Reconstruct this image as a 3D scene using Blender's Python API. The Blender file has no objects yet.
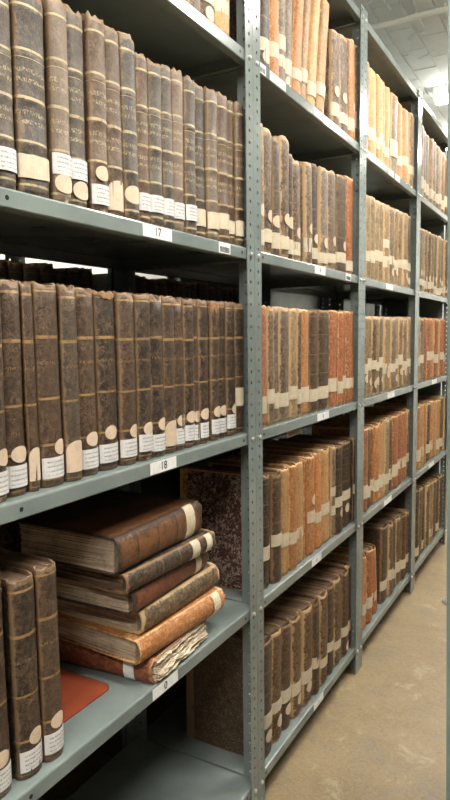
import bpy, bmesh, math, random
from mathutils import Vector, Matrix
R = random.Random(7)
sc = bpy.context.scene
COL = sc.collection

# ---------------------------------------------------------------- camera (fitted to the photograph)
FPX, YAW, PIT, ROL = 640.0, 0.516597, 0.096737, -0.0121676
CAM = Vector((0.79918, -1.57668, 1.41052))
Fv = Vector((-math.sin(YAW)*math.cos(PIT), math.cos(YAW)*math.cos(PIT), -math.sin(PIT)))
Rv0 = Vector((math.cos(YAW), math.sin(YAW), 0)); Uv0 = Rv0.cross(Fv)
Rv = math.cos(ROL)*Rv0 + math.sin(ROL)*Uv0
Uv = -math.sin(ROL)*Rv0 + math.cos(ROL)*Uv0
cd = bpy.data.cameras.new('camera'); cam = bpy.data.objects.new('camera', cd); COL.objects.link(cam)
M = Matrix.Identity(4)
for i in range(3):
    M[i][0] = Rv[i]; M[i][1] = Uv[i]; M[i][2] = -Fv[i]; M[i][3] = CAM[i]
cam.matrix_world = M
cd.sensor_fit = 'VERTICAL'; cd.sensor_height = 24; cd.sensor_width = 24; cd.lens = FPX/800*24
cd.clip_start = 0.02
sc.camera = cam

# ---------------------------------------------------------------- world, exposure
w = bpy.data.worlds.new('world'); sc.world = w; w.use_nodes = True
w.node_tree.nodes['Background'].inputs[0].default_value = (0.9, 0.95, 1, 1)
w.node_tree.nodes['Background'].inputs[1].default_value = 0.004
vs = sc.view_settings
vs.view_transform = 'Standard'; vs.look = 'None'; vs.gamma = 1; vs.use_curve_mapping = False
vs.exposure = 0.0
TUBE_W = 47.0          # watts of each fluorescent batten (used by the batten builder)
TUBE_COL = (1.0, 0.965, 0.90)

# ---------------------------------------------------------------- pixel -> place helpers
def proj(X):
    d = Vector(X) - CAM; z = d.dot(Fv)
    return 225 + FPX*d.dot(Rv)/z, 400 - FPX*d.dot(Uv)/z
def y_at(px, z, x=-0.02):
    """aisle position y of the point at depth x and height z that shows in pixel column px"""
    a = px - 225; d0 = Vector((x, 0, z)) - CAM; e = Vector((0, 1, 0))
    return -(FPX*d0.dot(Rv) - a*d0.dot(Fv))/(FPX*e.dot(Rv) - a*e.dot(Fv))
def z_at(py, y, x=-0.02):
    b = 400 - py; d0 = Vector((x, y, 0)) - CAM; e = Vector((0, 0, 1))
    return -(FPX*d0.dot(Uv) - b*d0.dot(Fv))/(FPX*e.dot(Uv) - b*e.dot(Fv))

# ---------------------------------------------------------------- object helpers
def lin(c):
    return tuple(((v/255)/12.92 if v/255 <= .04045 else ((v/255+.055)/1.055)**2.4) for v in c) + (1,)
def link(o, parent=None):
    COL.objects.link(o)
    if parent is not None: o.parent = parent
    return o
def mesh(name, verts, faces, mat=None, parent=None, smooth=False):
    me = bpy.data.meshes.new(name); me.from_pydata(verts, [], faces); me.update()
    if smooth: me.polygons.foreach_set('use_smooth', [True]*len(me.polygons))
    if mat: me.materials.append(mat)
    return link(bpy.data.objects.new(name, me), parent)
def empty(name, loc=(0, 0, 0)):
    o = bpy.data.objects.new(name, None); o.empty_display_size = .05; o.location = loc
    return link(o)
def tag(o, label=None, cat=None, group=None, kind=None):
    if label: o['label'] = label
    if cat: o['category'] = cat
    if group: o['group'] = group
    if kind: o['kind'] = kind
    return o
class MB:
    def __init__(s): s.v = []; s.f = []
    def box(s, a, b, jit=0):
        n = len(s.v)
        for z in (a[2], b[2]):
            for x, y in ((a[0], a[1]), (b[0], a[1]), (b[0], b[1]), (a[0], b[1])): s.v.append((x, y, z))
        s.f += [tuple(n+i for i in q) for q in ((3,2,1,0),(4,5,6,7),(0,1,5,4),(1,2,6,5),(2,3,7,6),(3,0,4,7))]
        return s
    def cyl(s, c, r, axis, h, n=12, r2=None):
        r2 = r if r2 is None else r2; b = len(s.v)
        ax = Vector(axis).normalized(); u = ax.orthogonal().normalized(); v = ax.cross(u); c = Vector(c)
        for k, rr in ((0, r), (1, r2)):
            for i in range(n):
                a = 2*math.pi*i/n; s.v.append(tuple(c + ax*h*k + (u*math.cos(a)+v*math.sin(a))*rr))
        for i in range(n): s.f.append((b+i, b+(i+1) % n, b+n+(i+1) % n, b+n+i))
        s.f.append(tuple(b+n-1-i for i in range(n))); s.f.append(tuple(b+n+i for i in range(n)))
        return s
    def build(s, name, mat, parent=None, smooth=False): return mesh(name, s.v, s.f, mat, parent, smooth)
def bevel(o, w, seg=2):
    m = o.modifiers.new('bevel', 'BEVEL'); m.width = w; m.segments = seg; m.limit_method = 'ANGLE'
    return o

# ---------------------------------------------------------------- materials
def new_mat(name):
    m = bpy.data.materials.new(name); m.use_nodes = True; nt = m.node_tree
    return m, nt, nt.nodes['Principled BSDF']
def nd(nt, t, **k):
    n = nt.nodes.new(t)
    for a, b in k.items(): setattr(n, a, b)
    return n
def mixc(nt, fac, a, b, mode='MIX'):
    n = nd(nt, 'ShaderNodeMix', data_type='RGBA', blend_type=mode)
    for s, v in ((n.inputs[0], fac), (n.inputs[6], a), (n.inputs[7], b)):
        if hasattr(v, 'is_linked'): nt.links.new(v, s)
        else: s.default_value = v
    return n.outputs[2]
def mth(nt, op, a, b=None, clamp=False):
    n = nd(nt, 'ShaderNodeMath', operation=op, use_clamp=clamp)
    for s, v in zip(n.inputs, (a, b)):
        if v is None: continue
        if hasattr(v, 'is_linked'): nt.links.new(v, s)
        else: s.default_value = v
    return n.outputs[0]
def noise(nt, vec, scale, detail=4, rough=.6, dist=0):
    n = nd(nt, 'ShaderNodeTexNoise'); n.inputs['Scale'].default_value = scale
    n.inputs['Detail'].default_value = detail; n.inputs['Roughness'].default_value = rough
    n.inputs['Distortion'].default_value = dist
    if vec is not None: nt.links.new(vec, n.inputs['Vector'])
    return n.outputs['Fac']
def ramp(nt, fac, stops, interp='LINEAR'):
    n = nd(nt, 'ShaderNodeValToRGB'); cr = n.color_ramp; cr.interpolation = interp
    while len(cr.elements) < len(stops): cr.elements.new(0.5)
    for e, (p, c) in zip(cr.elements, stops):
        e.position = p; e.color = c if not isinstance(c, (int, float)) else (c, c, c, 1)
    nt.links.new(fac, n.inputs[0]); return n.outputs[0]
def bump(nt, b, h, strength=.3, dist=.002):
    n = nd(nt, 'ShaderNodeBump'); n.inputs['Strength'].default_value = strength; n.inputs['Distance'].default_value = dist
    nt.links.new(h, n.inputs['Height']); nt.links.new(n.outputs[0], b.inputs['Normal'])
def obj_coord(nt, offset=True):
    tc = nd(nt, 'ShaderNodeTexCoord'); oi = nd(nt, 'ShaderNodeObjectInfo')
    if not offset: return tc.outputs['Object'], oi
    k = nd(nt, 'ShaderNodeVectorMath', operation='SCALE'); k.inputs[0].default_value = (37, 53, 71)
    nt.links.new(oi.outputs['Random'], k.inputs['Scale'])
    a = nd(nt, 'ShaderNodeVectorMath', operation='ADD')
    nt.links.new(tc.outputs['Object'], a.inputs[0]); nt.links.new(k.outputs[0], a.inputs[1])
    return a.outputs[0], oi
def simple(name, col, rough=.5, metal=0, var=.0, scale=20, emit=None):
    m, nt, b = new_mat(name); c = lin(col)
    b.inputs['Base Color'].default_value = c; b.inputs['Roughness'].default_value = rough; b.inputs['Metallic'].default_value = metal
    if var:
        v, _ = obj_coord(nt); f = noise(nt, v, scale)
        lo = tuple(x*(1-var) for x in c[:3])+(1,); hi = tuple(min(1, x*(1+var)) for x in c[:3])+(1,)
        nt.links.new(ramp(nt, f, [(.3, lo), (.7, hi)]), b.inputs['Base Color'])
    if emit:
        b.inputs['Emission Color'].default_value = lin(emit[0]); b.inputs['Emission Strength'].default_value = emit[1]
    return m

def leather(name, bands, titles, worn, wear_amt=.5, mott=.5, gold=(176, 146, 92), rough=.5, vein=False, streak=False):
    """aged book leather; vertex data: R = edge wear, G = height fraction, B = on the spine"""
    m, nt, b = new_mat(name); v, oi = obj_coord(nt)
    at = nd(nt, 'ShaderNodeAttribute', attribute_name='wear'); sp = nd(nt, 'ShaderNodeSeparateColor')
    nt.links.new(at.outputs['Color'], sp.inputs[0]); W, H, S = sp.outputs
    base = oi.outputs['Color']
    n1 = noise(nt, v, 14, 5, .65); n2 = noise(nt, v, 95, 5, .75); n3 = noise(nt, v, 34, 6, .8, 1.0)
    c = mixc(nt, ramp(nt, n1, [(.36, 0), (.64, mott*1.3)]), base, mixc(nt, 1, base, (.3, .28, .27, 1), 'MULTIPLY'))
    c = mixc(nt, ramp(nt, n2, [(.46, 0), (.62, .75)]), c, mixc(nt, .5, base, lin(worn)))
    n8 = noise(nt, v, 210, 3, .7)
    c = mixc(nt, ramp(nt, n8, [(.36, .6), (.46, 0)]), c, mixc(nt, 1, base, (.3, .28, .26, 1), 'MULTIPLY'))
    if streak:
        mp = nd(nt, 'ShaderNodeMapping'); nt.links.new(v, mp.inputs[0]); mp.inputs['Scale'].default_value = (1, 1, .12)
        n5 = noise(nt, mp.outputs[0], 120, 4, .7)
        c = mixc(nt, ramp(nt, n5, [(.5, 0), (.7, .55)]), c, mixc(nt, 1, base, (.4, .3, .22, 1), 'MULTIPLY'))
        n6 = noise(nt, v, 55, 3, .7, 2)
        c = mixc(nt, ramp(nt, n6, [(.64, 0), (.70, .7)]), c, lin((62, 40, 26)))
    n9 = noise(nt, v, 320, 4, .8, .5)
    c = mixc(nt, ramp(nt, n9, [(.56, 0), (.64, .7)]), c, mixc(nt, .6, base, lin(worn)))
    mps = nd(nt, 'ShaderNodeMapping'); nt.links.new(v, mps.inputs[0]); mps.inputs['Scale'].default_value = (1, 1, .06)
    n10 = noise(nt, mps.outputs[0], 260, 3, .7)
    c = mixc(nt, ramp(nt, n10, [(.58, 0), (.68, .45)]), c, mixc(nt, 1, base, (.35, .32, .3, 1), 'MULTIPLY'))
    wv = mth(nt, 'ADD', mth(nt, 'MULTIPLY', W, .55), mth(nt, 'MULTIPLY', n3, .95))
    c = mixc(nt, ramp(nt, wv, [(.98-wear_amt*.5, 0), (1.10-wear_amt*.5, .85)]), c, lin(worn))
    if vein:   # fine pale cracks
        n7 = noise(nt, v, 26, 7, .72, 1.6)
        cr = ramp(nt, mth(nt, 'ABSOLUTE', mth(nt, 'SUBTRACT', n7, .5)), [(.0, .8), (.014, 0)])
        c = mixc(nt, mth(nt, 'MULTIPLY', cr, ramp(nt, n1, [(.42, 0), (.58, 1)])), c, lin((158, 128, 98)))
    if bands:
        hh = mth(nt, 'ADD', H, mth(nt, 'MULTIPLY', mth(nt, 'SUBTRACT', oi.outputs['Random'], .5), .03))
        st = [(0, 0)]
        for p, wd in sorted(bands): st += [(p-wd/2, 1), (p+wd/2, 0)]
        g = ramp(nt, hh, st, 'CONSTANT')
        g = mth(nt, 'MULTIPLY', g, ramp(nt, n3, [(.34, .15), (.5, .95)]))
        if titles:
            st = [(0, 0)]
            for p, wd in sorted(titles): st += [(p-wd/2, 1), (p+wd/2, 0)]
            t = ramp(nt, hh, st, 'CONSTANT')
            mp = nd(nt, 'ShaderNodeMapping'); nt.links.new(v, mp.inputs[0]); mp.inputs['Scale'].default_value = (1, 1, .55)
            ch = noise(nt, mp.outputs[0], 420, 1, .4)
            lim = ramp(nt, S, [(.45, 0), (.55, 1)])
            t = mth(nt, 'MULTIPLY', mth(nt, 'MULTIPLY', t, lim), ramp(nt, ch, [(.50, 0), (.56, .6)]))
            g = mth(nt, 'MAXIMUM', g, t)
        g = mth(nt, 'MULTIPLY', g, ramp(nt, S, [(.0, 0), (.15, 1)]))
        c = mixc(nt, g, c, lin(gold))
    nt.links.new(c, b.inputs['Base Color'])
    b.inputs['Roughness'].default_value = rough
    b.inputs['Specular IOR Level'].default_value = .45
    hgt = mth(nt, 'ADD', mth(nt, 'MULTIPLY', n2, .6), n3)
    bump(nt, b, mth(nt, 'ADD', hgt, mth(nt, 'MULTIPLY', n9, .5)), .6, .003)
    return m

L17 = leather('leather_worn_tooled', [(.905, .012), (.70, .014), (.66, .006), (.47, .014), (.26, .012), (.05, .01)],
              [(.60, .022), (.555, .018), (.40, .022), (.355, .018)], (130, 106, 80), .64, .55, (180, 162, 122), .40)
L18 = leather('leather_brown_tooled', [(.945, .012), (.725, .013), (.425, .013), (.20, .011), (.03, .008)],
              [(.60, .018)], (130, 104, 78), .60, .5, (160, 128, 82), .4, vein=True)
LDK = leather('leather_dark_worn', [(.92, .008), (.74, .01), (.55, .01), (.36, .01)], [], (140, 108, 76), .6, .55, (120, 98, 66), .5, vein=True)
LVL = leather('vellum_plain', [], [], (226, 186, 132), .35, .35, rough=.5, streak=True)
LMO = leather('leather_mottled', [], [], (196, 164, 122), .78, .7, rough=.5, streak=True)

TORN = simple('torn_raw_leather', (150, 112, 76), .8, 0, .4, 120)
SCUF = leather('leather_scuffed', [], [], (46, 36, 30), .98, .6, rough=.45, vein=True)
def marbled(name, a, b_, c_, scale):
    m, nt, b = new_mat(name); v, oi = obj_coord(nt)
    n = noise(nt, v, scale, 6, .75, .8); n2 = noise(nt, v, scale*.22, 3, .6)
    f = mth(nt, 'ADD', mth(nt, 'MULTIPLY', n, .8), mth(nt, 'MULTIPLY', n2, .2))
    nt.links.new(ramp(nt, f, [(.40, lin(a)), (.46, lin(b_)), (.51, lin(a)), (.555, lin(c_))]), b.inputs['Base Color'])
    b.inputs['Roughness'].default_value = .6; return m
MARB_RED = marbled('marbled_red_board', (62, 34, 30), (88, 46, 38), (178, 158, 142), 120)
MARB_DK = marbled('speckled_dark_board', (52, 40, 31), (78, 60, 44), (124, 104, 80), 260)

def paper_mat(name, col, text=False):
    m, nt, b = new_mat(name); v, oi = obj_coord(nt)
    n = noise(nt, v, 60, 5, .7)
    c = mixc(nt, ramp(nt, n, [(.45, 0), (.8, .5)]), lin(col), lin(tuple(int(x*.72) for x in col)))
    if text:
        tc = nd(nt, 'ShaderNodeTexCoord'); s = nd(nt, 'ShaderNodeSeparateXYZ'); nt.links.new(tc.outputs['Generated'], s.inputs[0])
        wv = mth(nt, 'FRACT', mth(nt, 'MULTIPLY', s.outputs[2], 4.6))
        line = mth(nt, 'MULTIPLY', mth(nt, 'GREATER_THAN', wv, .42), mth(nt, 'LESS_THAN', wv, .78))
        brd = mth(nt, 'MULTIPLY', mth(nt, 'GREATER_THAN', s.outputs[2], .12), mth(nt, 'LESS_THAN', s.outputs[2], .92))
        side = mth(nt, 'MULTIPLY', mth(nt, 'GREATER_THAN', s.outputs[1], .12), mth(nt, 'LESS_THAN', s.outputs[1], .88))
        ch = noise(nt, v, 700, 1, .4)
        t = mth(nt, 'MULTIPLY', mth(nt, 'MULTIPLY', line, brd), mth(nt, 'MULTIPLY', side, ramp(nt, ch, [(.47, 0), (.52, .75)])))
        c = mixc(nt, t, c, lin((70, 68, 70)))
    nt.links.new(c, b.inputs['Base Color']); b.inputs['Roughness'].default_value = .6
    return m
P_WHITE = paper_mat('printed_sticker', (216, 215, 212), True)
P_CREAM = paper_mat('cream_paper_label', (208, 194, 168))
P_DOT = paper_mat('pale_pink_sticker', (214, 192, 166))
P_SHELF = paper_mat('white_shelf_card', (240, 240, 238))
P_GREEN = paper_mat('pale_green_card', (196, 214, 196))

def pages_mat(name, a, b_, axis=1):
    m, nt, b = new_mat(name); v, oi = obj_coord(nt)
    mp = nd(nt, 'ShaderNodeMapping'); nt.links.new(v, mp.inputs[0])
    mp.inputs['Scale'].default_value = (6, 420, 6)
    n = noise(nt, mp.outputs[0], 1, 4, .7); n2 = noise(nt, v, 18, 5, .7)
    c = mixc(nt, ramp(nt, n, [(.3, 0), (.65, 1)]), lin(b_), lin(a))
    c = mixc(nt, ramp(nt, n2, [(.5, 0), (.7, .5)]), c, lin(tuple(int(x*.6) for x in b_)))
    nt.links.new(c, b.inputs['Base Color']); b.inputs['Roughness'].default_value = .85
    bump(nt, b, n, .5, .002); return m
PAGES = pages_mat('old_pages', (224, 206, 180), (150, 128, 106))
PAGES_DK = pages_mat('dark_dusty_pages', (138, 112, 86), (74, 58, 46))
PAGES_LT = pages_mat('pale_wavy_pages', (240, 226, 200), (160, 136, 110))

def steel_mat():
    m, nt, b = new_mat('grey_enamel_steel'); v, oi = obj_coord(nt)
    n = noise(nt, v, 9, 5, .6); n2 = noise(nt, v, 140, 3, .7)
    c = ramp(nt, n, [(.3, lin((112, 122, 119))), (.7, lin((128, 138, 134)))])
    c = mixc(nt, ramp(nt, n2, [(.62, 0), (.75, .35)]), c, lin((88, 96, 96)))
    nt.links.new(c, b.inputs['Base Color']); b.inputs['Roughness'].default_value = .2
    b.inputs['Specular IOR Level'].default_value = .5
    return m
STEEL = steel_mat()
BOLT = simple('zinc_bolt', (205, 205, 200), .35, .6)
HOLE_SHADE = simple('painted_hole_shade', (12, 12, 12), .9)  # near-black colour standing in for the shade inside a hole
INK = simple('black_ink', (20, 20, 22), .6)
GREEN_BD = simple('dark_green_board', (46, 58, 50), .6, 0, .3, 60)
RED_CARD = simple('red_brown_card', (142, 66, 40), .55, 0, .12, 30)
RED_LEA = leather('red_leather', [], [], (190, 140, 100), .3, .5, rough=.45)

def floor_mat():
    m, nt, b = new_mat('worn_concrete_floor'); tc = nd(nt, 'ShaderNodeTexCoord'); v = tc.outputs['Object']
    n1 = noise(nt, v, 1.6, 6, .65, .6); n2 = noise(nt, v, 7, 6, .75, .4); n3 = noise(nt, v, 60, 4, .7)
    c = ramp(nt, n1, [(.28, lin((122, 104, 76))), (.5, lin((142, 122, 90))), (.72, lin((156, 137, 104)))])
    c = mixc(nt, ramp(nt, n2, [(.52, 0), (.62, .6)]), c, lin((122, 114, 100)))
    c = mixc(nt, ramp(nt, n2, [(.34, .55), (.43, 0)]), c, lin((182, 168, 138)))
    c = mixc(nt, ramp(nt, n3, [(.55, 0), (.66, .4)]), c, lin((104, 88, 64)))
    n4 = noise(nt, v, 11, 8, .8, 2.5)
    c = mixc(nt, ramp(nt, mth(nt, 'ABSOLUTE', mth(nt, 'SUBTRACT', n4, .5)), [(0, .5), (.012, 0)]), c, lin((196, 184, 160)))
    nt.links.new(c, b.inputs['Base Color']); b.inputs['Roughness'].default_value = .5
    bump(nt, b, n3, .1, .002); return m
def plaster_mat(name, a, b_, scale=8):
    m, nt, b = new_mat(name); v, oi = obj_coord(nt)
    n = noise(nt, v, scale, 6, .7); n2 = noise(nt, v, 90, 4, .7)
    c = ramp(nt, n, [(.3, lin(a)), (.7, lin(b_))])
    nt.links.new(c, b.inputs['Base Color']); b.inputs['Roughness'].default_value = .75
    bump(nt, b, mth(nt, 'ADD', n, mth(nt, 'MULTIPLY', n2, .4)), .35, .004); return m
FLOOR = floor_mat()
WALLM = plaster_mat('white_painted_wall', (222, 222, 216), (236, 236, 230))
WALLG = plaster_mat('dark_grey_wall', (52, 47, 42), (66, 60, 54))
BRICKM = plaster_mat('grey_white_painted_brick', (206, 209, 206), (222, 224, 220), 5)
SMEAR = simple('white_smear', (246, 246, 242), .8)
MORTAR = plaster_mat('white_mortar', (228, 230, 226), (240, 241, 238), 12)

# ---------------------------------------------------------------- the room
CZ = 3.05
def slab(name, a, b, mat): return tag(MB().box(a, b).build(name, mat), kind='structure')
slab('floor', (-3.0, -3.6, -.1), (2.4, 5.0, 0), FLOOR)
ceil = slab('ceiling', (-3.0, -3.6, CZ), (2.4, 5.0, CZ+.12), MORTAR)
slab('wall_left', (-3.1, -3.6, 0), (-3.0, 5.0, CZ), WALLM)
slab('wall_right', (2.4, -3.6, 0), (2.5, 5.0, CZ), WALLG)
slab('wall_back', (-3.1, 5.0, 0), (2.5, 5.1, CZ), WALLM)
slab('wall_front', (-3.1, -3.7, 0), (2.5, -3.6, CZ), WALLG)
# painted bricks of the ceiling above the racks, each proud of its mortar
BW, BL = .142, .29
brick_meshes = []
for k in range(5):
    bm = bmesh.new(); bmesh.ops.create_cube(bm, size=1)
    bmesh.ops.scale(bm, vec=(BW-.005, BL-.005, .010), verts=bm.verts)
    bmesh.ops.bevel(bm, geom=list(bm.edges), offset=.003, segments=1, affect='EDGES')
    for v in bm.verts: v.co += Vector((R.uniform(-.0025, .0025), R.uniform(-.003, .003), R.uniform(-.0015, .0015)))
    me = bpy.data.meshes.new('ceiling_brick'); bm.to_mesh(me); bm.free(); me.materials.append(BRICKM); brick_meshes.append(me)
for i in range(-8, 8):
    for j in range(5, 16):
        o = link(bpy.data.objects.new('ceiling_brick', R.choice(brick_meshes)), ceil)
        o.location = (i*BW + R.uniform(-.001, .001), (j + .5*(i % 2))*BL, CZ - .004 + R.uniform(-.002, .002))
        o.rotation_euler = (0, 0, R.uniform(-.008, .008))

def on_ceiling(px, py, z):
    d = Fv + Rv*(px-225)/FPX + Uv*(400-py)/FPX; t = (z-CAM.z)/d.z
    return CAM + d*t
for pl_ in ([(408, 41), (411, 36), (417, 34), (424, 32)], [(409, 41), (410, 47)], [(420, 59), (427, 56), (434, 52)], [(401, 58), (408, 56)], [(441, 53), (450, 49), (458, 47)],
            [(381, -4), (384, 0), (391, 10)], [(411, -6), (413, 0), (417, 11)], [(445, 4), (448, 16), (452, 26)], [(362, 8), (372, 1)], [(416, 13), (424, 27)]):
    P_ = [on_ceiling(a, b, CZ-.0105) for a, b in pl_]; mb = MB()
    for a, b in zip(P_, P_[1:]):
        for k in range(4):
            p, q = a.lerp(b, k/4), a.lerp(b, (k+1)/4); dv = (q-p).normalized(); nn = Vector((-dv.y, dv.x, 0))*R.uniform(.003, .006); up = Vector((0, 0, .004)); n0 = len(mb.v)
            for c_ in (p-dv*.003, q+dv*.003):
                for e in (-nn, nn, nn+up, -nn+up): mb.v.append(tuple(c_+e))
            mb.f += [tuple(n0+i for i in f_) for f_ in ((0, 1, 2, 3), (7, 6, 5, 4), (0, 4, 5, 1), (1, 5, 6, 2), (2, 6, 7, 3), (3, 7, 4, 0))]
    mb.build('mortar_smear', SMEAR, ceil)

# ---------------------------------------------------------------- fluorescent battens (the room's lamps)
WHITE_EN = simple('white_enamel', (232, 232, 224), .4)
TUBE = simple('lit_tube', (255, 252, 244), .4, emit=((255, 250, 240), 9))
def batten(x, y, label, length=1.2, z=CZ-.012, watts=None, along='x'):
    t = empty('ceiling_batten_light', (x, y, z)); tag(t, label, 'ceiling light', 'fluorescent ceiling battens')
    if along == 'y': t.rotation_euler = (0, 0, math.pi/2)
    L = length/2
    h = MB().box((-L, -.05, -.055), (L, .05, 0)).build('housing', WHITE_EN, t); bevel(h, .006)
    for s in (-1, 1):
        MB().cyl((-L+.03, s*.03, -.082), .0125, (1, 0, 0), length-.06, 14).build('tube', TUBE, t, True)
        for e in (-1, 1):
            MB().box((e*(L-.02)-.012, s*.03-.014, -.098), (e*(L-.02)+.012, s*.03+.014, -.054)).build('lamp_holder', WHITE_EN, t)
    ld = bpy.data.lights.new('tube_glow', 'AREA'); ld.shape = 'RECTANGLE'; ld.size = length-.06; ld.size_y = .1
    ld.energy = watts or TUBE_W; ld.color = TUBE_COL
    lo = link(bpy.data.objects.new('tube_glow', ld), t); lo.location = (0, 0, -.1)
    l2 = ld.copy(); l2.energy = ld.energy*.65; l2.size_y = .14       # the bare tubes shine upwards too
    lo = link(bpy.data.objects.new('tube_glow', l2), t); lo.location = (0, 0, -.1); lo.rotation_euler = (math.pi, 0, 0)
    return t
batten(.9, -2.6, 'white fluorescent batten on the ceiling behind the camera end of the aisle', watts=TUBE_W*1.3)
batten(.98, -.75, 'white fluorescent batten on the ceiling over the nearest bay')
batten(1.05, 1.15, 'white fluorescent batten on the ceiling over the second bay')
batten(.44, 2.98, 'white fluorescent batten crossing the ceiling over the far bay', watts=30)
batten(.10, 4.1, 'white fluorescent batten on the ceiling near the end wall', watts=45)
for y in (-1.2, .6, 2.4):
    batten(-1.9, y, 'white fluorescent batten above the hidden aisle, behind the %s bay' % {-1.2: 'nearest', .6: 'second', 2.4: 'farthest'}[y], watts=40, along='y')
pipe = MB().cyl((-1.2, 1.875, CZ-.035), .014, (1, 0, 0), 3.0, 14).build('ceiling_pipe', WHITE_EN, None, True)
tag(pipe, 'thin white conduit pipe running across the ceiling', 'pipe')
for x in (-1.0, 1.5):
    MB().box((x-.012, 1.855, CZ-.052), (x+.012, 1.895, CZ-.006)).build('pipe_clip', WHITE_EN, pipe)

# ---------------------------------------------------------------- steel racks
W = .95; DEPTH = .45; LIP = .032
SH = [2.6440, 2.1554, 1.6499, 1.1493, .6481, .1130]      # shelf tops, high to low
UPH = 2.665
def flange_cells(vs_, fs_, org, du, w, zlen, pitch=.0302, r=.0042):
    n = int(zlen/pitch); p = zlen/n
    oct_ = [(math.cos(a), math.sin(a)) for a in [math.pi/4*i for i in range(8)]]
    for k in range(n):
        c = (k+.5)*p; b = len(vs_)
        sq = [(1, 0), (1, 1), (0, 1), (-1, 1), (-1, 0), (-1, -1), (0, -1), (1, -1)]
        for s, t in sq:
            u = w/2 + s*w/2; z = c + t*p/2; vs_.append((org[0]+du[0]*u, org[1]+du[1]*u, z))
        for s, t in oct_:
            u = w*.52 + s*r; z = c + t*r*1.15; vs_.append((org[0]+du[0]*u, org[1]+du[1]*u, z))
        for i in range(8):
            j = (i+1) % 8; fs_.append((b+i, b+j, b+8+j, b+8+i))
UP = {}
def upright_mesh(sx, sy, h):
    key = (sx, sy, h)
    if key in UP: return UP[key]
    v, f = [], []
    flange_cells(v, f, (0, 0), (0, sy), .041, h); flange_cells(v, f, (0, 0), (sx, 0), .046, h)
    me = bpy.data.meshes.new('upright'); me.from_pydata(v, [], f); me.update(); me.materials.append(STEEL)
    bm = bmesh.new(); bm.from_mesh(me); bmesh.ops.remove_doubles(bm, verts=bm.verts, dist=1e-5)
    bmesh.ops.recalc_face_normals(bm, faces=bm.faces); bm.to_mesh(me); bm.free()
    UP[key] = me; return me
def shelf_mesh(w, d):
    """folded sheet-steel tray: top sheet, rounded front and back lips with a return, side lips"""
    t = .0012; r = .004
    prof = [(-.022, -LIP), (-.002, -LIP), (0, -LIP+.002), (0, -r), (-r*.3, -r*.3), (-r, 0)]
    full = prof + [(-d-x, z) for x, z in reversed(prof)]
    inner = [(-.022, -LIP+t), (-.003, -LIP+t), (-t, -LIP+.003), (-t, -r), (-r*.3-t*.8, -r*.3-t*.8), (-r, -t)]
    inner = inner + [(-d-x, z) for x, z in reversed(inner)]
    v, f = [], []; n = len(full)
    for y in (0, w):
        for x, z in full: v.append((x, y, z))
        for x, z in inner: v.append((x, y, z))
    N = 2*n
    for i in range(n-1):
        f.append((i, i+1, N+i+1, N+i)); f.append((n+i+1, n+i, N+n+i, N+n+i+1))
    for b in (0, N):
        for i in range(n-1): f.append((b+i, b+n+i, b+n+i+1, b+i+1))
    f.append((0, N, N+n, n)); f.append((n-1, n+n-1, N+n+n-1, N+n-1))
    me = bpy.data.meshes.new('shelf'); mb = MB(); mb.v, mb.f = v, f
    for y0, y1, yr in ((.0, .0014, .016), (w-.0014, w, w-.016)):
        mb.box((-d+.004, y0, -LIP), (-.004, y1, -.0005))
        a, b = sorted((yr, y1)); mb.box((-d+.004, a, -LIP), (-.004, b, -LIP+.0014))
    me.from_pydata(mb.v, [], mb.f); me.update(); me.materials.append(STEEL)
    bm = bmesh.new(); bm.from_mesh(me); bmesh.ops.recalc_face_normals(bm, faces=bm.faces); bm.to_mesh(me); bm.free()
    return me
W1 = 1.03      # the nearest bay is a little wider
SHELF = {W: shelf_mesh(W-.008, DEPTH-.008), W1: shelf_mesh(W1-.008, DEPTH-.008)}
def bay_y0(k): return -W1 if k == 0 else (k-1)*W
mb = MB().cyl((0, 0, 0), .0062, (1, 0, 0), .003, 10).cyl((.003, 0, 0), .0062, (1, 0, 0), .0025, 10, .003)
BOLT_ME = bpy.data.meshes.new('bolt'); BOLT_ME.from_pydata(mb.v, [], mb.f); BOLT_ME.materials.append(BOLT)
mb = MB().cyl((0, 0, 0), .0042, (1, 0, 0), .0004, 12)
HOLE_SHADE_ME = bpy.data.meshes.new('screw_hole_shade'); HOLE_SHADE_ME.from_pydata(mb.v, [], mb.f); HOLE_SHADE_ME.materials.append(HOLE_SHADE)  # flat disc on the lip, hole shade painted rather than cut
def rack(x0, y0, heights, label, h=UPH, group='grey steel shelving bays', detail=True, panels=(), wd=W):
    t = empty('steel_shelving_bay', (x0, y0, 0)); tag(t, label, 'shelving', group)
    for sx, px in ((-1, 0), (1, -DEPTH)):
        for sy, py in ((1, .0014), (-1, wd-.0014)):
            o = link(bpy.data.objects.new('upright', upright_mesh(sx, sy, h)), t); o.location = (px, py, 0)
            m = o.modifiers.new('sheet', 'SOLIDIFY'); m.thickness = .0018; m.offset = 0
    for z0, z1 in panels:  # added sheets that block light from the hidden aisle
        MB().box((-DEPTH-.003, .004, z0), (-DEPTH-.0015, wd-.004, z1)).build('light_block_panel', STEEL, t)
    for z in heights:
        s = link(bpy.data.objects.new('shelf', SHELF[wd]), t); s.location = (-.004, .004, z)
        if not detail: continue
        for yy in (.0215, wd-.0215):
            b = link(bpy.data.objects.new('bolt', BOLT_ME), t); b.location = (.0009, yy, z-LIP*.55)
        for yy in (.062, wd*.085, wd-.062):
            if yy == wd*.085: continue
            b = link(bpy.data.objects.new('screw_hole_shade', HOLE_SHADE_ME), s); b.location = (-.0001, yy-.004, -LIP*.5)
    return t
BAY = ['nearest', 'second', 'third', 'farthest']
racks = []
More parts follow.
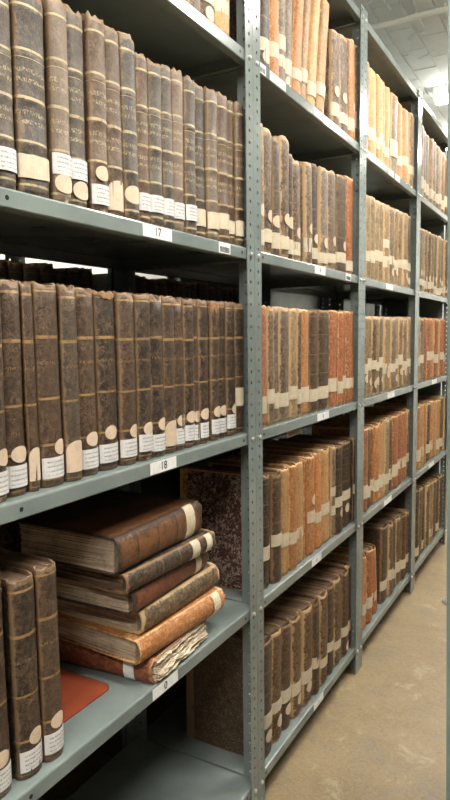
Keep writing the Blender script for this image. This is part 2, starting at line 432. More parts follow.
for k in range(4):
    racks.append(rack(0, bay_y0(k), SH, ['grey steel shelving bay nearest the camera, with the flat stack of books',
        'grey steel shelving bay second along the aisle',
        'grey steel shelving bay third along the aisle',
        'grey steel shelving bay farthest along the aisle, cut by the photo edge'][k], wd=W1 if k == 0 else W))
for k in range(6):  # last two bays are added to close bright gaps beyond the row
    rack(-DEPTH-.012, (k-1)*W, [2.644, 2.29, 1.79, 1.285, .78, .24],
         'grey steel shelving bay standing back to back behind the %s bay' % BAY[k] if k < 4 else 'added grey rear shelving bay %s past the farthest bay' % ('just' if k == 4 else 'second'), group='rear shelving bays', detail=False, panels=[(.004, 1.655 if k < 2 else 2.64), (1.79, 2.64)])
MB().box((-DEPTH+.03, W-.0085, .09), (-.05, W-.007, 2.635)).build('light_block_end', STEEL, racks[3])  # added sheet hiding the bright end wall behind the last bay
# mid-lip screw holes on the nearest bay, their shade drawn as dark discs
for px, si in ((7, 2), (21.5, 3), (31, 4)):
    yy = y_at(px, SH[si]-.016, -.004)
    b = link(bpy.data.objects.new('screw_hole_shade', HOLE_SHADE_ME), racks[0]); b.location = (-.0042, yy+W1, SH[si]-.016)

# shelf cards
def text_mesh(body, size, mat, parent, name='printed_number'):
    cu = bpy.data.curves.new('t', 'FONT'); cu.body = body; cu.size = size; cu.align_x = 'CENTER'; cu.align_y = 'CENTER'; cu.offset = size*.012
    o = bpy.data.objects.new('t', cu); COL.objects.link(o); dg = bpy.context.evaluated_depsgraph_get()
    me = bpy.data.meshes.new_from_object(o.evaluated_get(dg)); bpy.data.objects.remove(o)
    me.name = name; me.materials.clear(); me.materials.append(mat)
    return link(bpy.data.objects.new(name, me), parent)
def barcode(parent, hw, z0, z1):
    mb = MB(); y = -hw
    while y < hw:
        w_ = R.choice((.0008, .0014, .002)); mb.box((.0003, y, z0), (.0006, min(hw, y+w_), z1)); y += w_ + R.choice((.001, .0016))
    mb.build('barcode', INK, parent)
def card(bay, si, pl, pr, text=None, mat=None, code=False, dz=0, hh=.026, stroke=False):
    z = SH[si]-LIP*.5+dz; yl, yr = y_at(pl, z, -.003), y_at(pr, z, -.003); hw = (yr-yl)/2
    y0 = bay_y0(bay)
    o = MB().box((-.0003, -hw, -hh/2), (.0003, hw, hh/2)).build('shelf_card', mat or P_SHELF, racks[bay])
    o.location = (-.0035, (yl+yr)/2-y0, z)
    if text:
        t = text_mesh(text, hh*.95, INK, o); t.rotation_euler = (math.pi/2, 0, math.pi/2); t.location = (.0006, 0, 0)
        if hw < .02: t.scale = (.8, .8, .8)
    if stroke: MB().box((.0003, -.0016, -.007), (.0006, .0016, .006)).build('ink_mark', INK, o)   # illegible pen mark
    if code: barcode(o, hw*.8, -hh*.4, hh*.12)
card(0, 2, 143, 172, '17'); card(0, 2, 219, 230.5, None, code=True)
card(0, 3, 150.5, 176.5, '18'); card(0, 4, 153, 178, '0')
card(1, 1, 258.5, 266, None, code=True); card(1, 1, 270, 286, None, P_GREEN); card(1, 1, 314, 319); card(1, 1, 319.6, 324.5)
card(1, 2, 315, 325.5, '4'); card(1, 2, 346, 351, None, code=True); card(1, 3, 317.5, 329, stroke=True); card(1, 4, 312, 321.5, stroke=True); card(1, 5, 314, 323.5, stroke=True)
card(2, 1, 389, 394); card(2, 1, 395.5, 400); card(2, 2, 386, 393); card(2, 3, 387.5, 394.5); card(2, 4, 384, 391.5)
card(3, 3, 432, 437); card(3, 4, 429, 434)

# leaning rack at the right edge of the picture: only its front upright shows
LEAN = math.radians(1.05)
rr = rack(0, 0, [2.1, 1.62, 1.12, .62, .12], 'grey steel rack upright leaning in at the right edge', h=2.15, group='right hand rack', detail=False)
rr.rotation_euler = (0, LEAN, math.pi); rr.location = (.608, -.40+W, .004)
del rr['group']
kb = MB().cyl((0, 0, 0), .009, (1, 0, 0), .006, 16, .008).cyl((.006, 0, 0), .008, (1, 0, 0), .006, 16, .004).build('bolt', BOLT, rr, True)
kb.location = (.0009, W-.022, .915)

# ---------------------------------------------------------------- books
PAL = {  # colour, word, material
    'ol': ((76, 70, 61), 'dark grey-brown'), 'dk': ((72, 57, 46), 'dark brown'), 'bk': ((46, 40, 36), 'blackish brown'),
    'br': ((100, 75, 53), 'brown'), 'gy': ((128, 112, 96), 'grey-brown'), 'kh': ((164, 140, 106), 'khaki'),
    'tn': ((200, 154, 102), 'tan'), 'or': ((204, 134, 78), 'orange-tan'), 'rd': ((174, 100, 62), 'rust-red'),
    'ye': ((212, 168, 112), 'pale yellow-tan'), 'pk': ((176, 148, 130), 'pinkish-brown')}
def arc(T, b, s, off=0):
    a = s*math.pi/2
    return (-b + (b+off)*math.cos(a), (T/2+off)*math.sin(a))
def cover_mesh(T, H, D, rnd, mat, bands=(), n=9, torn=.004, sag=0):
    b = min(.016, T*.30); t = .0032
    prof = [(-D, -T/2), (-D*.55, -T/2), (-b-.016, -T/2), (-b-.008, -T/2+.0016)]
    ia = len(prof); prof += [arc(T, b, -1+2*i/(n-1)) for i in range(n)]; ib = len(prof)-1
    prof += [(x, -y) for x, y in reversed(prof[:ia])]
    inn = []
    for i, (x, y) in enumerate(prof):
        k = max(0, (T/2-t))/(T/2)
        if ia <= i <= ib: xx, yy = arc(T, b, -1+2*(i-ia)/(n-1)); inn.append((xx-t if abs(xx+b) > 1e-6 else xx-.0005, yy*k))
        else: inn.append((x, y*k))
    zs = [0, .012, .05*H, .14*H, .27*H, .4*H, .52*H, .64*H, .76*H, .88*H, H-.016, H-.005, H]
    for p in bands:
        z = p*H; zs = [q for q in zs if abs(q-z) > .012] + [z-.005, z-.002, z+.002, z+.005]
    zs = sorted(set(zs)); m = len(prof); v, f, col = [], [], []
    ph = rnd.uniform(0, 6); lowtop = [rnd.uniform(-torn, torn*.3) for _ in range(m)]
    dip = rnd.random() < .35; dc = rnd.uniform(-.5, .5)
    for zi, z in enumerate(zs):
        rib = any(abs(z-p*H) <= .0021 for p in bands)
        topf = max(0, (z-(H-.02))/.02); botf = max(0, (.015-z)/.015)
        for i, (x, y) in enumerate(prof):
            on = ia <= i <= ib; jx, jy, jz = rnd.uniform(-.0006, .0006), rnd.uniform(-.0004, .0004), 0
            s = (-1+2*(i-ia)/(n-1)) if on else 0
            if on:
                if rib and 0 < i-ia < n-1: jx += .0009*math.cos(s*math.pi/2)
                jx += -.0022*math.sin(math.pi*z/H)*0 + .0016*math.sin(z*9+ph)
                jx += -.003*topf**2 - .002*botf**2
                if topf > .5: jz = lowtop[i]*1.3 + (-.012*max(0, 1-abs(s-dc)*2.2) if dip else -.002*(1-abs(s)))
            elif topf > .7: jz = lowtop[i]*.25
            v.append((x+jx, y+jy, z+jz))
            edge = max(topf, botf*.8)
            if on: edge = max(edge, .85*max(0, abs(s)-.45)/.55, .35 if rib else 0)
            elif i in (0, m-1): edge = max(edge, .8)
            col.append((min(1, edge), z/H, (1-abs(s)*.45) if on else 0, 1))
        for i, (x, y) in enumerate(inn):
            jz = 0
            if topf > .5 and ia <= i <= ib: jz = lowtop[i]*1.3 - .003
            v.append((x, y, z+jz)); col.append((.6, z/H, 0, 1))
    N = 2*m
    sm = []
    for k in range(len(zs)-1):
        a, c = k*N, (k+1)*N
        for i in range(m-1):
            f.append((a+i, a+i+1, c+i+1, c+i)); sm.append(ia-1 <= i <= ib)
            f.append((a+m+i+1, a+m+i, c+m+i, c+m+i+1)); sm.append(False)
        f.append((a+m, a, c, c+m)); sm.append(False); f.append((a+m-1, a+2*m-1, c+2*m-1, c+m-1)); sm.append(False)
    c = (len(zs)-1)*N
    for i in range(m-1):
        f.append((i+1, i, m+i, m+i+1)); sm.append(False); f.append((c+i, c+i+1, c+m+i+1, c+m+i)); sm.append(False)
    me = bpy.data.meshes.new('cover'); me.from_pydata(v, [], f); me.update()
    me.polygons.foreach_set('use_smooth', sm)
    ca = me.color_attributes.new('wear', 'FLOAT_COLOR', 'POINT')
    ca.data.foreach_set('color', [q for c_ in col for q in c_])
    me.materials.append(mat); return me, b
def pages(T, H, D, rnd, mat, parent, b, layers=0, wavy=0):
    x1, x0 = -b-.004, -D+.006; hw = T/2-.0036; mb = MB()
    if not layers:
        k = 3; st = [-hw + 2*hw*i/k for i in range(k+1)]
        for i in range(k):
            q = rnd.uniform(0, .003); mb.box((x0+q, st[i], .004+q), (x1, st[i+1], H-.006-q*1.2))
    else:
        th = 2*hw/layers; n = 9
        for i in range(layers):
            y0 = -hw+i*th; q = [rnd.uniform(0, .004) for _ in range(4)]; base = len(mb.v); g = th*rnd.uniform(.72, .94)
            za, zb, xa = .004+q[0], H-.005-q[1], x0+q[2]
            # a quire: flat slab cut into n strips along z so that it can wave
            for j in range(n+1):
                z = za+(zb-za)*j/n
                wv = wavy*math.sin(j*1.1+i*.5)*(.5+.5*math.sin(i*.9)) if wavy else rnd.uniform(-.0003, .0003)
                rx = rnd.uniform(0, .0025)
                for x, y in ((xa-rx, y0+wv), (x1, y0), (x1, y0+g), (xa-rx, y0+g+wv)): mb.v.append((x, y, z))
            for j in range(n):
                a = base+4*j
                for e in range(4): mb.f.append((a+e, a+(e+1) % 4, a+4+(e+1) % 4, a+4+e))
            mb.f.append((base+3, base+2, base+1, base)); e = base+4*n; mb.f.append((e, e+1, e+2, e+3))
    o = mb.build('page_block', mat, parent)
    o.data.update(); return o
def patch(name, T, b, s0, s1, z0, z1, mat, parent, shape='rect', rnd=R, n=13):
    v, f = [], []
    for i in range(n):
        q = .5-.5*math.cos(math.pi*i/(n-1)) if shape != 'rect' else i/(n-1); s = s0+(s1-s0)*q; u = 2*q-1; zc = (z0+z1)/2; hh = (z1-z0)/2
        if shape == 'disc': k = max(.01, math.sqrt(max(0, 1-u*u))); lo, hi = zc-hh*k, zc+hh*k
        elif shape == 'arch': lo, hi = z0, z1-(z1-z0)*.38*(1-math.sqrt(max(0, 1-(u*.98)**2)))
        elif shape == 'rag': lo, hi = z1-(z1-z0)*rnd.uniform(.2, 1)*(1-.6*abs(u)), z1
        elif shape == 'torn': lo, hi = z0+rnd.uniform(0, .25)*hh*(1 if u > .2 else .1), z1-rnd.uniform(0, .1)*hh
        else: lo, hi = z0, z1
        for z in (lo, hi): x, y = arc(T, b, s, .0016); v.append((x, y, z))
        for z in (lo, hi): x, y = arc(T, b, s, .0006); v.append((x, y, z))
    for i in range(n-1):
        a = 4*i; f += [(a, a+4, a+5, a+1), (a+2, a+3, a+7, a+6), (a+1, a+5, a+7, a+3), (a, a+2, a+6, a+4)]
    f += [(0, 1, 3, 2), (4*n-4, 4*n-2, 4*n-1, 4*n-3)]
    return mesh(name, v, f, mat, parent, False)
ORD = ('first second third fourth fifth sixth seventh eighth ninth tenth eleventh twelfth thirteenth fourteenth fifteenth sixteenth '
       'seventeenth eighteenth nineteenth twentieth twenty-first twenty-second twenty-third').split()
LABW = {'W': 'with printed white sticker', 'C': 'with cream paper band', 'Wd': 'with white sticker over pink dot',
        'dW': 'with pink dot over white sticker', 'T': 'with arched cream sticker', 'dC': 'with round dot over cream label',
        'Cd': 'with cream band over round dot', 'd': 'with round pink dot', '': 'without spine sticker', 'CC': 'with two cream bands'}
def book(T, H, D, colkey, lab, mat, loc, label, group, seed, lean=0, cb=(.06, .10), bands=(), rot=None, layers=0, wavy=0, pmat=None, name=None, torn=.004, tint=None, lj=.004, pext=0):
    rnd = random.Random(seed)
    name = name or ('vellum_book' if mat in (LVL, LMO) else 'leather_book')
    t = empty(name, loc); tag(t, label, 'book', group)
    t.rotation_euler = rot if rot else (-lean, 0, 0)
    me, b = cover_mesh(T, H, D, rnd, mat, bands, torn=torn)
    c = link(bpy.data.objects.new('cover', me), t)
    base = lin(tint or PAL[colkey][0]); k = rnd.uniform(.66, 1.0); h = rnd.uniform(-.06, .06)
    c.color = (min(1, base[0]*k*(1+h)), min(1, base[1]*k), min(1, base[2]*k*(1-h)), 1)
    pages(T, H, D+pext, rnd, pmat or PAGES, t, b, layers, wavy)
    j = lambda a=.004: rnd.uniform(-a, a)
    sw = rnd.uniform(.72, .95)
    def P(kind, z0, z1):
        dz = j(lj)
        if kind == 'W': patch('paper_sticker', T, b, -sw, sw, z0+dz, z1+dz, P_WHITE, t)
        elif kind == 'C': patch('paper_label', T, b, -.97, .97, max(.008, z0+dz), max(.035, z1+dz)+rnd.uniform(-.006, .008), P_CREAM, t, 'rect' if rnd.random() < .7 else 'torn', rnd)
        elif kind == 'T': patch('arched_sticker', T, b, -.85, .9, z0+dz, z1+dz, P_DOT, t, 'arch')
        elif kind == 'd':
            hw = math.asin(min(.92, (z1-z0)*.56/(T/2)))/(math.pi/2); q = rnd.uniform(-.12, .3) if hw < .6 else rnd.uniform(-.1, .12)
            patch('round_sticker', T, b, q-hw, min(.98, q+hw), z0+dz, z1+dz, P_DOT, t, 'disc')
    m = (cb[0]+cb[1])/2; hh = (cb[1]-cb[0])/2
    if lab == 'W': P('W', *cb)
    elif lab == 'C': P('C', *cb)
    elif lab == 'CC': P('C', *cb); P('C', cb[0]+.06, cb[1]+.055)
    elif lab == 'Wd': P('W', .052, .088); P('d', .016, .049)
    elif lab == 'dW': P('W', .017, .054); P('d', .058, .086)
    elif lab == 'T': P('T', .016, .074)
    elif lab == 'd': P('d', *cb)
    elif lab == 'dC': P('C', *cb); P('d', cb[1]+.018, cb[1]+.054)
    elif lab == 'Cd': P('C', *cb); P('d', max(.012, cb[0]-.055), max(.045, cb[0]-.018))
    return t
SHELFW = {0: ['top visible shelf', 'shelf marked 17', 'shelf marked 18', 'stack shelf', 'bottom shelf'],
          1: ['top shelf', 'second shelf', 'middle shelf', 'fourth shelf', 'bottom shelf']}
def row(bay, si, items, mat_for, H0=.36, cb=(.06, .10), bands=(), zm=.05, depth=.25, pm=None, xf=-.02, torn=.004, seed=0):
    z = SH[si]; sw = SHELFW[0 if bay == 0 else 1][si-1]
    grp = 'books on the %s of the %s bay' % (sw, BAY[bay])
    for i, it in enumerate(items):
        pl, pr, ck, lab = it[:4]; top = it[4] if len(it) > 4 else None; lean = math.radians(it[5]) if len(it) > 5 else 0
        yl, yr = max(y_at(pl, z+zm, xf), bay_y0(bay)+.012), min(y_at(pr, z+zm, xf), bay*W-.012); T = (yr-yl)*.95*math.cos(lean); yc = (yl+yr)/2
        if T < .009: continue
        rnd = random.Random(seed*100+i+bay*7+si)
        H = (z_at(top, yc, xf)-z) if top is not None else H0 + rnd.uniform(-.008, .008)
        H = max(.2, min(H, .47))
        x = xf + rnd.uniform(-.006, .006)
        yb = yc - math.sin(lean)*zm + (0)
        zb = z + .0006 + abs(math.sin(lean))*T/2
        where = 'on ' + sw if bay == 0 else ('%s, %s bay' % (sw, BAY[bay]))
        lb = '%s book %s, %s from left%s %s' % (PAL[ck][1], LABW[lab], ORD[i], '' if bay == 0 else ',', where)
        bk_ = book(T, H, depth+rnd.uniform(-.012, .012), ck, lab, mat_for(ck), (x, yb, zb), lb, grp, seed*1000+i*13+bay*101+si*17, lean, cb, bands, pmat=pm, torn=torn, lj=.004 if bay == 0 else .018)
        if bay == 0 and si == 3 and i in (6, 15):
            patch('torn_leather', T, min(.016, T*.30), -.95, .7, H-.05 if i == 15 else H-.025, H-.006, TORN, bk_, 'rag', random.Random(i))
        if i == 0 and bay == 1 and si in (4, 5):
            b_ = min(.016, T*.30); m_ = MB().box((-depth+.02, -T/2-.0014, .003), (-b_-.028, -T/2-.0003, H-.004))
            m_.build('marbled_board', MARB_RED if si == 4 else MARB_DK, bk_)
def M17(ck): return L17
def M18(ck): return L18
def MX(ck): return {'ol': LDK, 'dk': LDK, 'bk': LDK, 'br': LMO, 'gy': LMO, 'kh': LMO, 'tn': LVL, 'or': LVL, 'rd': LVL, 'ye': LVL, 'pk': LMO}[ck]

# nearest bay, top visible shelf
row(0, 1, [(176, 191, 'kh', 'C'), (191.5, 203, 'gy', 'C'), (203.5, 218, 'dk', 'Cd'), (218.5, 231, 'ye', 'CC')], MX, cb=(.05, .10), seed=1)
# nearest bay, shelf 17
row(0, 2, [(-20, 0, 'ol', 'W'), (1, 22.5, 'ol', 'W', -14), (24.5, 55, 'ol', 'C', -10), (57.5, 75.5, 'gy', 'Wd', -3), (76, 93.7, 'ol', 'Wd', 7), (96, 112.3, 'br', 'dW', 15),
    (112.6, 127.5, 'br', 'T', 25), (128, 142, 'ol', 'd', 34), (142.4, 153.6, 'br', 'W', 53), (154, 166.5, 'ol', 'W', 61),
    (167, 177, 'ol', 'W', 64), (178, 189, 'gy', 'W', 69), (189.5, 199.5, 'ol', 'W', 77), (200.5, 210, 'ol', 'C', 83),
    (210.4, 219.6, 'gy', 'C', 89), (220, 230, 'br', 'C', 93.5), (230.4, 238, 'br', 'C', 99.5), (238.5, 250, 'dk', 'C', 102)],
    M17, cb=(.032, .068), bands=(.90, .68, .47, .26), seed=2, torn=.006)
# nearest bay, shelf 18
row(0, 3, [(-18, 10.6, 'dk', 'dW'), (11.5, 32.5, 'dk', 'dW', 278), (33, 43, 'dk', 'T', 281), (45.4, 68.4, 'dk', 'dW', 282), (69, 84.2, 'ol', 'T', 284.5), (85.5, 103.4, 'dk', 'dW', 287),
    (105, 124, 'bk', 'dW', 290), (125, 140, 'dk', 'dW', 291.5), (140.8, 154.2, 'bk', 'dW', 293), (154.7, 167.6, 'bk', 'dW', 294.5), (168, 178.5, 'dk', 'T', 296),
    (178.8, 188, 'dk', 'dW', 297), (188.3, 197.3, 'bk', 'dW', 298), (197.5, 202.3, 'dk', 'dW', 299), (202.6, 211, 'bk', 'dW', 299.5), (213.8, 221.3, 'dk', 'dW', 301),
    (221.6, 229.5, 'bk', 'dW', 301), (230.5, 238.2, 'bk', 'dW', 301.5), (239.2, 250.5, 'bk', 'C', 303)],
    M18, cb=(.075, .125), bands=(), seed=3, torn=.004)
# nearest bay, stack shelf: the three volumes standing at the left
row(0, 4, [(-34, -10, 'dk', 'dW', 570), (-7, 18, 'dk', 'dW', 572), (23.5, 47, 'bk', 'dW', 578), (47.6, 66.5, 'dk', 'dW', 565)], M18, cb=(.02, .06), zm=.03, depth=.27, seed=4, pm=PAGES_DK)

# second bay
row(1, 1, [(262, 271.4, 'bk', 'Cd'), (271.8, 279.3, 'or', 'C', None, 1.5), (279.8, 287, 'gy', 'CC', None, 2.5), (287.4, 295, 'gy', 'Cd', None, 3.5), (296, 303.6, 'or', 'C', None, 6),
    (304, 310, 'tn', 'C', None, 6.5), (310.4, 317.6, 'ye', 'C', None, 7), (318, 325.5, 'tn', 'C', None, 7.5),
    (333, 340.4, 'br', 'dC', 31), (340.7, 348.8, 'br', 'dC', 37), (349.2, 355, 'or', 'dC', 40), (355.3, 361, 'br', 'dC', 44)], MX, H0=.40, cb=(.045, .085), seed=5)
row(1, 2, [(260.5, 264.8, 'kh', 'dC', 122), (265.3, 274.6, 'br', 'dC', 128), (275, 281.4, 'ol', 'dC', 138), (282, 290.4, 'br', 'dC', 137), (290.6, 295, 'dk', 'dC', 153),
    (295.3, 303.4, 'br', 'dC', 160), (308.8, 315, 'gy', 'dC', 162), (315.3, 321, 'ol', 'dC', 164), (321.3, 329, 'gy', 'dC', 168), (329.6, 338, 'gy', 'dC', 171),
    (339.2, 348, 'ol', 'dC', 175.5), (349, 355.7, 'rd', 'C', 177)], MX, cb=(.028, .068), seed=6)
row(1, 3, [(261, 269.7, 'rd', 'C', 304.5), (270, 275.8, 'gy', 'C', 306), (276.3, 281.3, 'gy', 'C', 307), (281.6, 291.6, 'gy', 'C', 307), (291.9, 298.4, 'kh', 'C', 308), (298.7, 302.6, 'br', 'C', 308.5),
    (302.9, 312.4, 'or', 'C', 309), (313, 321, 'dk', 'C', 309.5), (321.4, 331.8, 'dk', 'C', 310), (332.2, 339.3, 'rd', 'C', 310.5), (339.6, 343.4, 'rd', 'C', 311), (343.7, 348, 'rd', 'C', 311), (348.3, 355.8, 'rd', 'C', 311)],
    MX, cb=(.05, .095), seed=7)
row(1, 4, [(261.5, 265.2, 'rd', '', 476), (265.6, 273.8, 'bk', 'C', 475), (274.3, 282.8, 'dk', 'C', 473), (283.1, 290.8, 'tn', 'C', 468), (291.1, 297.5, 'or', 'C', 464), (298, 306.8, 'tn', 'C', 461),
    (307.1, 309.3, 'rd', '', 459), (309.6, 317, 'or', 'dC', 456), (317.3, 323.7, 'or', 'C', 452), (324, 332.3, 'tn', 'C', 448), (332.6, 336, 'gy', 'CC', 446), (336.3, 343, 'bk', 'Cd', 445), (343.6, 353, 'bk', 'Cd', 441), (353.3, 358, 'bk', 'C', 438)],
    MX, cb=(.10, .14), depth=.268, seed=8, pm=PAGES_DK)
row(1, 5, [(263, 275.2, 'ol', 'Cd', 640), (275.6, 285.6, 'br', 'Cd', 631), (286, 294.8, 'dk', 'Cd', 624), (295.4, 304.4, 'br', 'Cd', 617), (304.8, 313.7, 'br', 'Cd', 607), (314.2, 320, 'dk', 'C', 601), (320.4, 328.3, 'br', 'C', 593),
    (328.6, 335, 'dk', 'C', 585), (335.4, 342.4, 'br', 'C', 578), (342.8, 348.7, 'dk', 'Cd', 571), (349, 355.2, 'br', 'C', 564)],
    MX, cb=(.085, .125), depth=.268, seed=9, pm=PAGES_DK)
# third bay
row(2, 1, [(366.5, 371.6, 'pk', 'C', 61), (372, 378, 'ye', 'C', 70), (378.3, 381, 'tn', 'C', 75), (381.3, 383.8, 'ye', 'C', 79), (384, 386.6, 'tn', 'C', 81), (386.9, 391.5, 'ye', 'C', 86), (392.6, 399, 'gy', 'CC', 95),
    (399.3, 404.4, 'or', 'C', 104), (404.7, 409.6, 'tn', 'C', 110), (409.9, 413.8, 'kh', 'C', 114), (414.1, 418, 'br', 'C', 117)], MX, cb=(.075, .12), seed=10)
row(2, 2, [(367, 371.6, 'kh', 'C', 195), (371.9, 376.5, 'kh', 'C', 197), (376.8, 381, 'kh', 'C', 200), (381.3, 385, 'kh', 'C', 202), (385.3, 390, 'kh', 'CC', 204), (390.3, 395, 'gy', 'Cd', 207), (395.3, 399.4, 'kh', 'Cd', 209),
    (399.7, 403.6, 'kh', 'C', 211), (403.9, 408, 'kh', 'Cd', 213), (408.3, 412.5, 'gy', 'Cd', 216)], MX, cb=(.09, .135), seed=11)
row(2, 3, [(364, 367.8, 'kh', 'Cd', 316), (368.1, 372.4, 'kh', 'Cd', 316), (372.7, 377, 'br', 'Cd', 316), (377.3, 381, 'kh', 'Cd', 316.5), (381.3, 385.2, 'gy', 'Cd', 316.5), (385.5, 391, 'kh', 'Cd', 317), (391.3, 395.6, 'gy', 'C', 317),
    (395.9, 400, 'kh', 'Cd', 317), (400.3, 404, 'kh', 'Cd', 317), (404.3, 407.6, 'gy', 'Cd', 317), (407.9, 411, 'kh', 'Cd', 317)], MX, cb=(.10, .145), seed=12)
row(2, 4, [(363.8, 368, 'rd', 'C', 428), (368.3, 371.8, 'br', 'C', 427), (372.1, 375.3, 'rd', 'C', 426), (375.6, 380, 'or', 'C', 424), (380.3, 384.6, 'tn', 'C', 422), (384.9, 389, 'kh', 'C', 419), (389.3, 393.2, 'br', 'C', 417),
    (393.5, 398.4, 'rd', 'C', 415), (398.7, 403, 'rd', 'C', 413), (403.3, 408, 'rd', 'C', 411), (408.3, 412.4, 'gy', 'C', 409)], MX, cb=(.07, .125), seed=13, pm=PAGES_DK)
row(2, 5, [(363, 367.4, 'or', 'C', 556), (368.2, 372.6, 'rd', 'C', 549), (374.6, 379.6, 'rd', 'C', 547, -5), (383.5, 389.2, 'dk', 'C', 526), (389.5, 393.6, 'br', 'C', 523), (393.9, 397.6, 'dk', 'C', 520),
    (397.9, 401.5, 'br', 'C', 517), (401.8, 405.6, 'dk', 'C', 514), (405.9, 410.5, 'br', 'C', 511)], MX, cb=(.075, .125), seed=14, pm=PAGES_DK)
# farthest bay
def fill(p0, p1, n, keys, labs, t0, t1):
    out = []; r_ = random.Random(int(p0*10)+n)
    for i in range(n):
        a = p0+(p1-p0)*i/n; b = p0+(p1-p0)*(i+1)/n-.25
        out.append((a, b, keys[i % len(keys)], labs[i % len(labs)], t0+(t1-t0)*i/(n-1)+r_.uniform(-1.2, 1.2)))
    return out
row(3, 1, fill(421.5, 449, 9, ['pk', 'gy', 'gy', 'pk', 'kh', 'gy', 'tn', 'kh', 'br'], ['C'], 126, 158), MX, cb=(.05, .11), seed=15)
row(3, 2, fill(419.5, 448, 9, ['gy', 'kh', 'gy', 'br', 'kh', 'gy', 'kh', 'gy', 'br'], ['dC'], 228, 240), MX, cb=(.02, .06), seed=16)
row(3, 3, fill(418.5, 448, 9, ['kh', 'gy', 'rd', 'rd', 'or', 'rd', 'tn', 'rd', 'or'], ['C', 'C', '', 'C'], 317, 320), MX, cb=(.10, .15), seed=17)
row(3, 4, fill(417.5, 447, 9, ['or', 'tn', 'or', 'br', 'or', 'tn', 'or', 'br', 'kh'], ['C', 'C', ''], 406, 396), MX, cb=(.05, .11), seed=18, pm=PAGES_DK)
row(3, 5, fill(416, 447, 9, ['dk', 'br', 'dk', 'br', 'kh', 'br', 'dk', 'br', 'gy'], ['C', ''], 490, 473), MX, cb=(.03, .08), seed=19, pm=PAGES_DK)

# the flat stack of six: spine towards the aisle, tail edge towards the camera
def flat(T, L, D, ck, x_sp, y_near, z, mat, label, seed, yaw=0, cb=None, pm=PAGES, lab='C', bands=(), layers=26, wavy=0, tint=None, pext=0):
    # local z (height) -> world +y, local y (thickness) -> world -z
    rot = (Matrix.Rotation(yaw, 3, 'Z') @ Matrix.Rotation(-math.pi/2, 3, 'X')).to_euler()
    return book(T, L, D, ck, lab, mat, (x_sp, y_near, z+T/2), label, 'flat stack of six old books', seed, rot=rot, cb=cb or (L*.74, L*.84), layers=layers, pmat=pm, wavy=wavy, name='lying_book', torn=.005, bands=bands, tint=tint, pext=pext)
zs = SH[4]+.0008
STK = [.058, .053, .055, .055, .042, .080]
zc = [zs]
for t_ in STK: zc.append(zc[-1]+t_+.0024)
# lowest one lies turned, its spine to the left and its fore-edge to the aisle
low = flat(STK[0], .30, .255, 'rd', -.016, -.507, zc[0], RED_LEA, 'lowest book of the flat stack, red leather spine, wavy pages facing the aisle', 601, pm=PAGES_LT, lab='', wavy=.0045, layers=16, pext=.016, tint=(140, 70, 44))
low.rotation_euler = (Matrix.Rotation(math.radians(-86), 3, 'Z') @ Matrix.Rotation(-math.pi/2, 3, 'X')).to_euler()
low.location = (-.305, -.519, zc[0]+STK[0]/2)
for ch in list(low.children):
    if ch.name.startswith('page_block'): bpy.data.objects.remove(ch)
mb = MB(); rl = random.Random(77); NL = 15; hw_ = STK[0]/2-.0042; th_ = 2*hw_/NL
for i in range(NL):
    y0_ = -hw_+i*th_; g_ = th_*rl.uniform(.6, .85); base_ = len(mb.v); n_ = 22; e_ = rl.uniform(0, .014); ph_ = rl.uniform(0, 1.2)
    env = math.sin(math.pi*(i+.5)/NL)
    for j_ in range(n_+1):
        x_ = -.249+.232*j_/n_; wv_ = .0042*env*math.sin(x_*62+ph_+i*.35) + .0012*env*math.sin(x_*190+i)
        zz = .298+e_+rl.uniform(-.002, .003)
        for y_, z_ in ((y0_+wv_, .004), (y0_+g_+wv_, .004), (y0_+g_+wv_, zz), (y0_+wv_, zz)): mb.v.append((x_, y_, z_))
    for j_ in range(n_):
        a_ = base_+4*j_
        for e2 in range(4): mb.f.append((a_+e2, a_+(e2+1) % 4, a_+4+(e2+1) % 4, a_+4+e2))
    mb.f.append((base_+3, base_+2, base_+1, base_)); e2 = base_+4*n_; mb.f.append((e2, e2+1, e2+2, e2+3))
mb.build('page_block', PAGES_LT, low)
MB().box((-.25, -STK[0]/2-.0016, .006), (-.03, -STK[0]/2-.0004, .296)).build('green_top_board', GREEN_BD, low)
patch('paper_sticker', STK[0], .016, -.62, .62, .225, .252, P_SHELF, low)
flat(STK[1], .345, .30, 'or', -.012, -.527, zc[1], LVL, 'orange-tan vellum book lying in the flat stack, second from bottom', 602, math.radians(-3), pm=PAGES, cb=(.285, .318))
flat(STK[2], .335, .29, 'gy', -.024, -.503, zc[2], LMO, 'grey-brown mottled book lying third from bottom of the stack', 603, math.radians(-1), lab='', layers=22, tint=(104, 88, 70))
flat(STK[3], .335, .29, 'rd', -.02, -.535, zc[3], SCUF, 'red-brown and black book with white band, fourth from bottom of stack', 604, math.radians(2), cb=(.262, .288), tint=(150, 84, 54))
flat(STK[4], .355, .29, 'bk', -.016, -.562, zc[4], LDK, 'thin black leather book with white band lying under the topmost volume', 605, math.radians(-2), lab='CC', cb=(.24, .265), pm=PAGES_DK, layers=14)
flat(STK[5], .345, .29, 'br', -.02, -.578, zc[5], SCUF, 'thick brown leather book with worn boards on top of the stack', 606, math.radians(1.5), cb=(.262, .296), pm=PAGES, layers=36, tint=(150, 98, 58), bands=(.2, .42, .64))

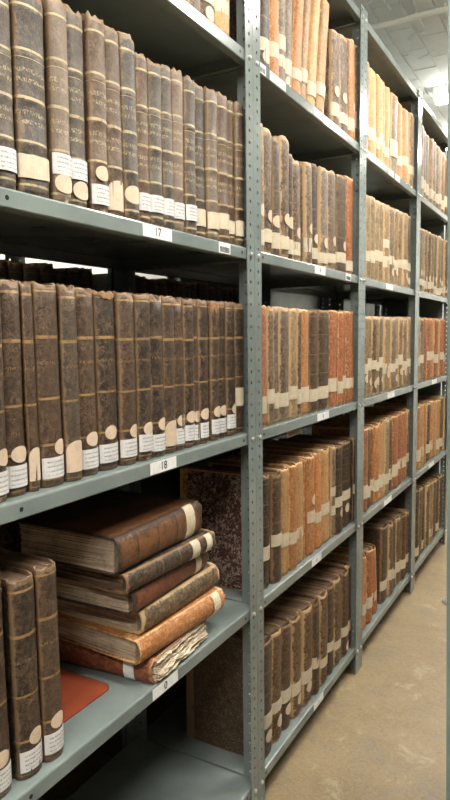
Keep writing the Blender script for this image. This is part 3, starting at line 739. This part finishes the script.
# red card folder lying on the shelf beside the standing volumes
def rounded_sheet(x0, x1, y0, y1, r, h):
    pts = []
    for cx, cy, a0 in ((x1-r, y1-r, 0), (x0+r, y1-r, 90), (x0+r, y0+r, 180), (x1-r, y0+r, 270)):
        for k in range(7): a = math.radians(a0+15*k); pts.append((cx+r*math.cos(a), cy+r*math.sin(a)))
    n = len(pts); v = [(x, y, 0) for x, y in pts]+[(x, y, h) for x, y in pts]
    f = [tuple(range(n-1, -1, -1)), tuple(range(n, 2*n))]+[(i, (i+1) % n, n+(i+1) % n, n+i) for i in range(n)]
    return v, f
v, f = rounded_sheet(-.36, -.085, -.80, -.535, .022, .003)
fo = mesh('card_folder', v, f, RED_CARD); fo.location = (0, 0, SH[4]+.0005)
tag(fo, 'flat red-brown card folder lying on the shelf under the stack', 'folder')

# small tag hanging under shelf lip in the second bay
yl, yr = y_at(287, SH[3]-.045, -.03), y_at(301, SH[3]-.045, -.03)
tg = MB().box((-.0006, -(yr-yl)/2, -.014), (.0006, (yr-yl)/2, .016)).build('hanging_tag', P_CREAM, racks[1])
tg.location = (-.03, (yl+yr)/2, SH[3]-LIP-.014); barcode(tg, (yr-yl)*.4, -.01, .008)

# books in the rack behind, seen as dark backs through the gaps
def rear(bay, z, n, H, label, group, y0=None, y1=None):
    y = (bay-1)*W+.06 if y0 is None else y0; end = bay*W-.06 if y1 is None else y1; rnd = random.Random(int(z*100)+bay); t_ = (end-y)/n
    for i in range(n):
        book(t_*.96, H+rnd.uniform(-.012, .004), .25, rnd.choice(['bk', 'dk', 'ol']), '', LDK, (-DEPTH-.05-rnd.uniform(0, .02), y+t_*(i+.5), z+.0006), label, group, 900+i+int(z*1000)+bay*50)
rear(0, .78, 17, .30, 'dark leather book in the rear rack behind the flat stack', 'dark books in rear rack behind the stack')
rear(0, 1.285, 15, .34, 'dark leather book in the rear rack behind shelf 18', 'dark books in rear rack behind shelf 18')
rear(1, 1.285, 15, .34, 'dark leather book in rear rack behind middle shelf of second bay', 'dark books in rear rack behind second bay')
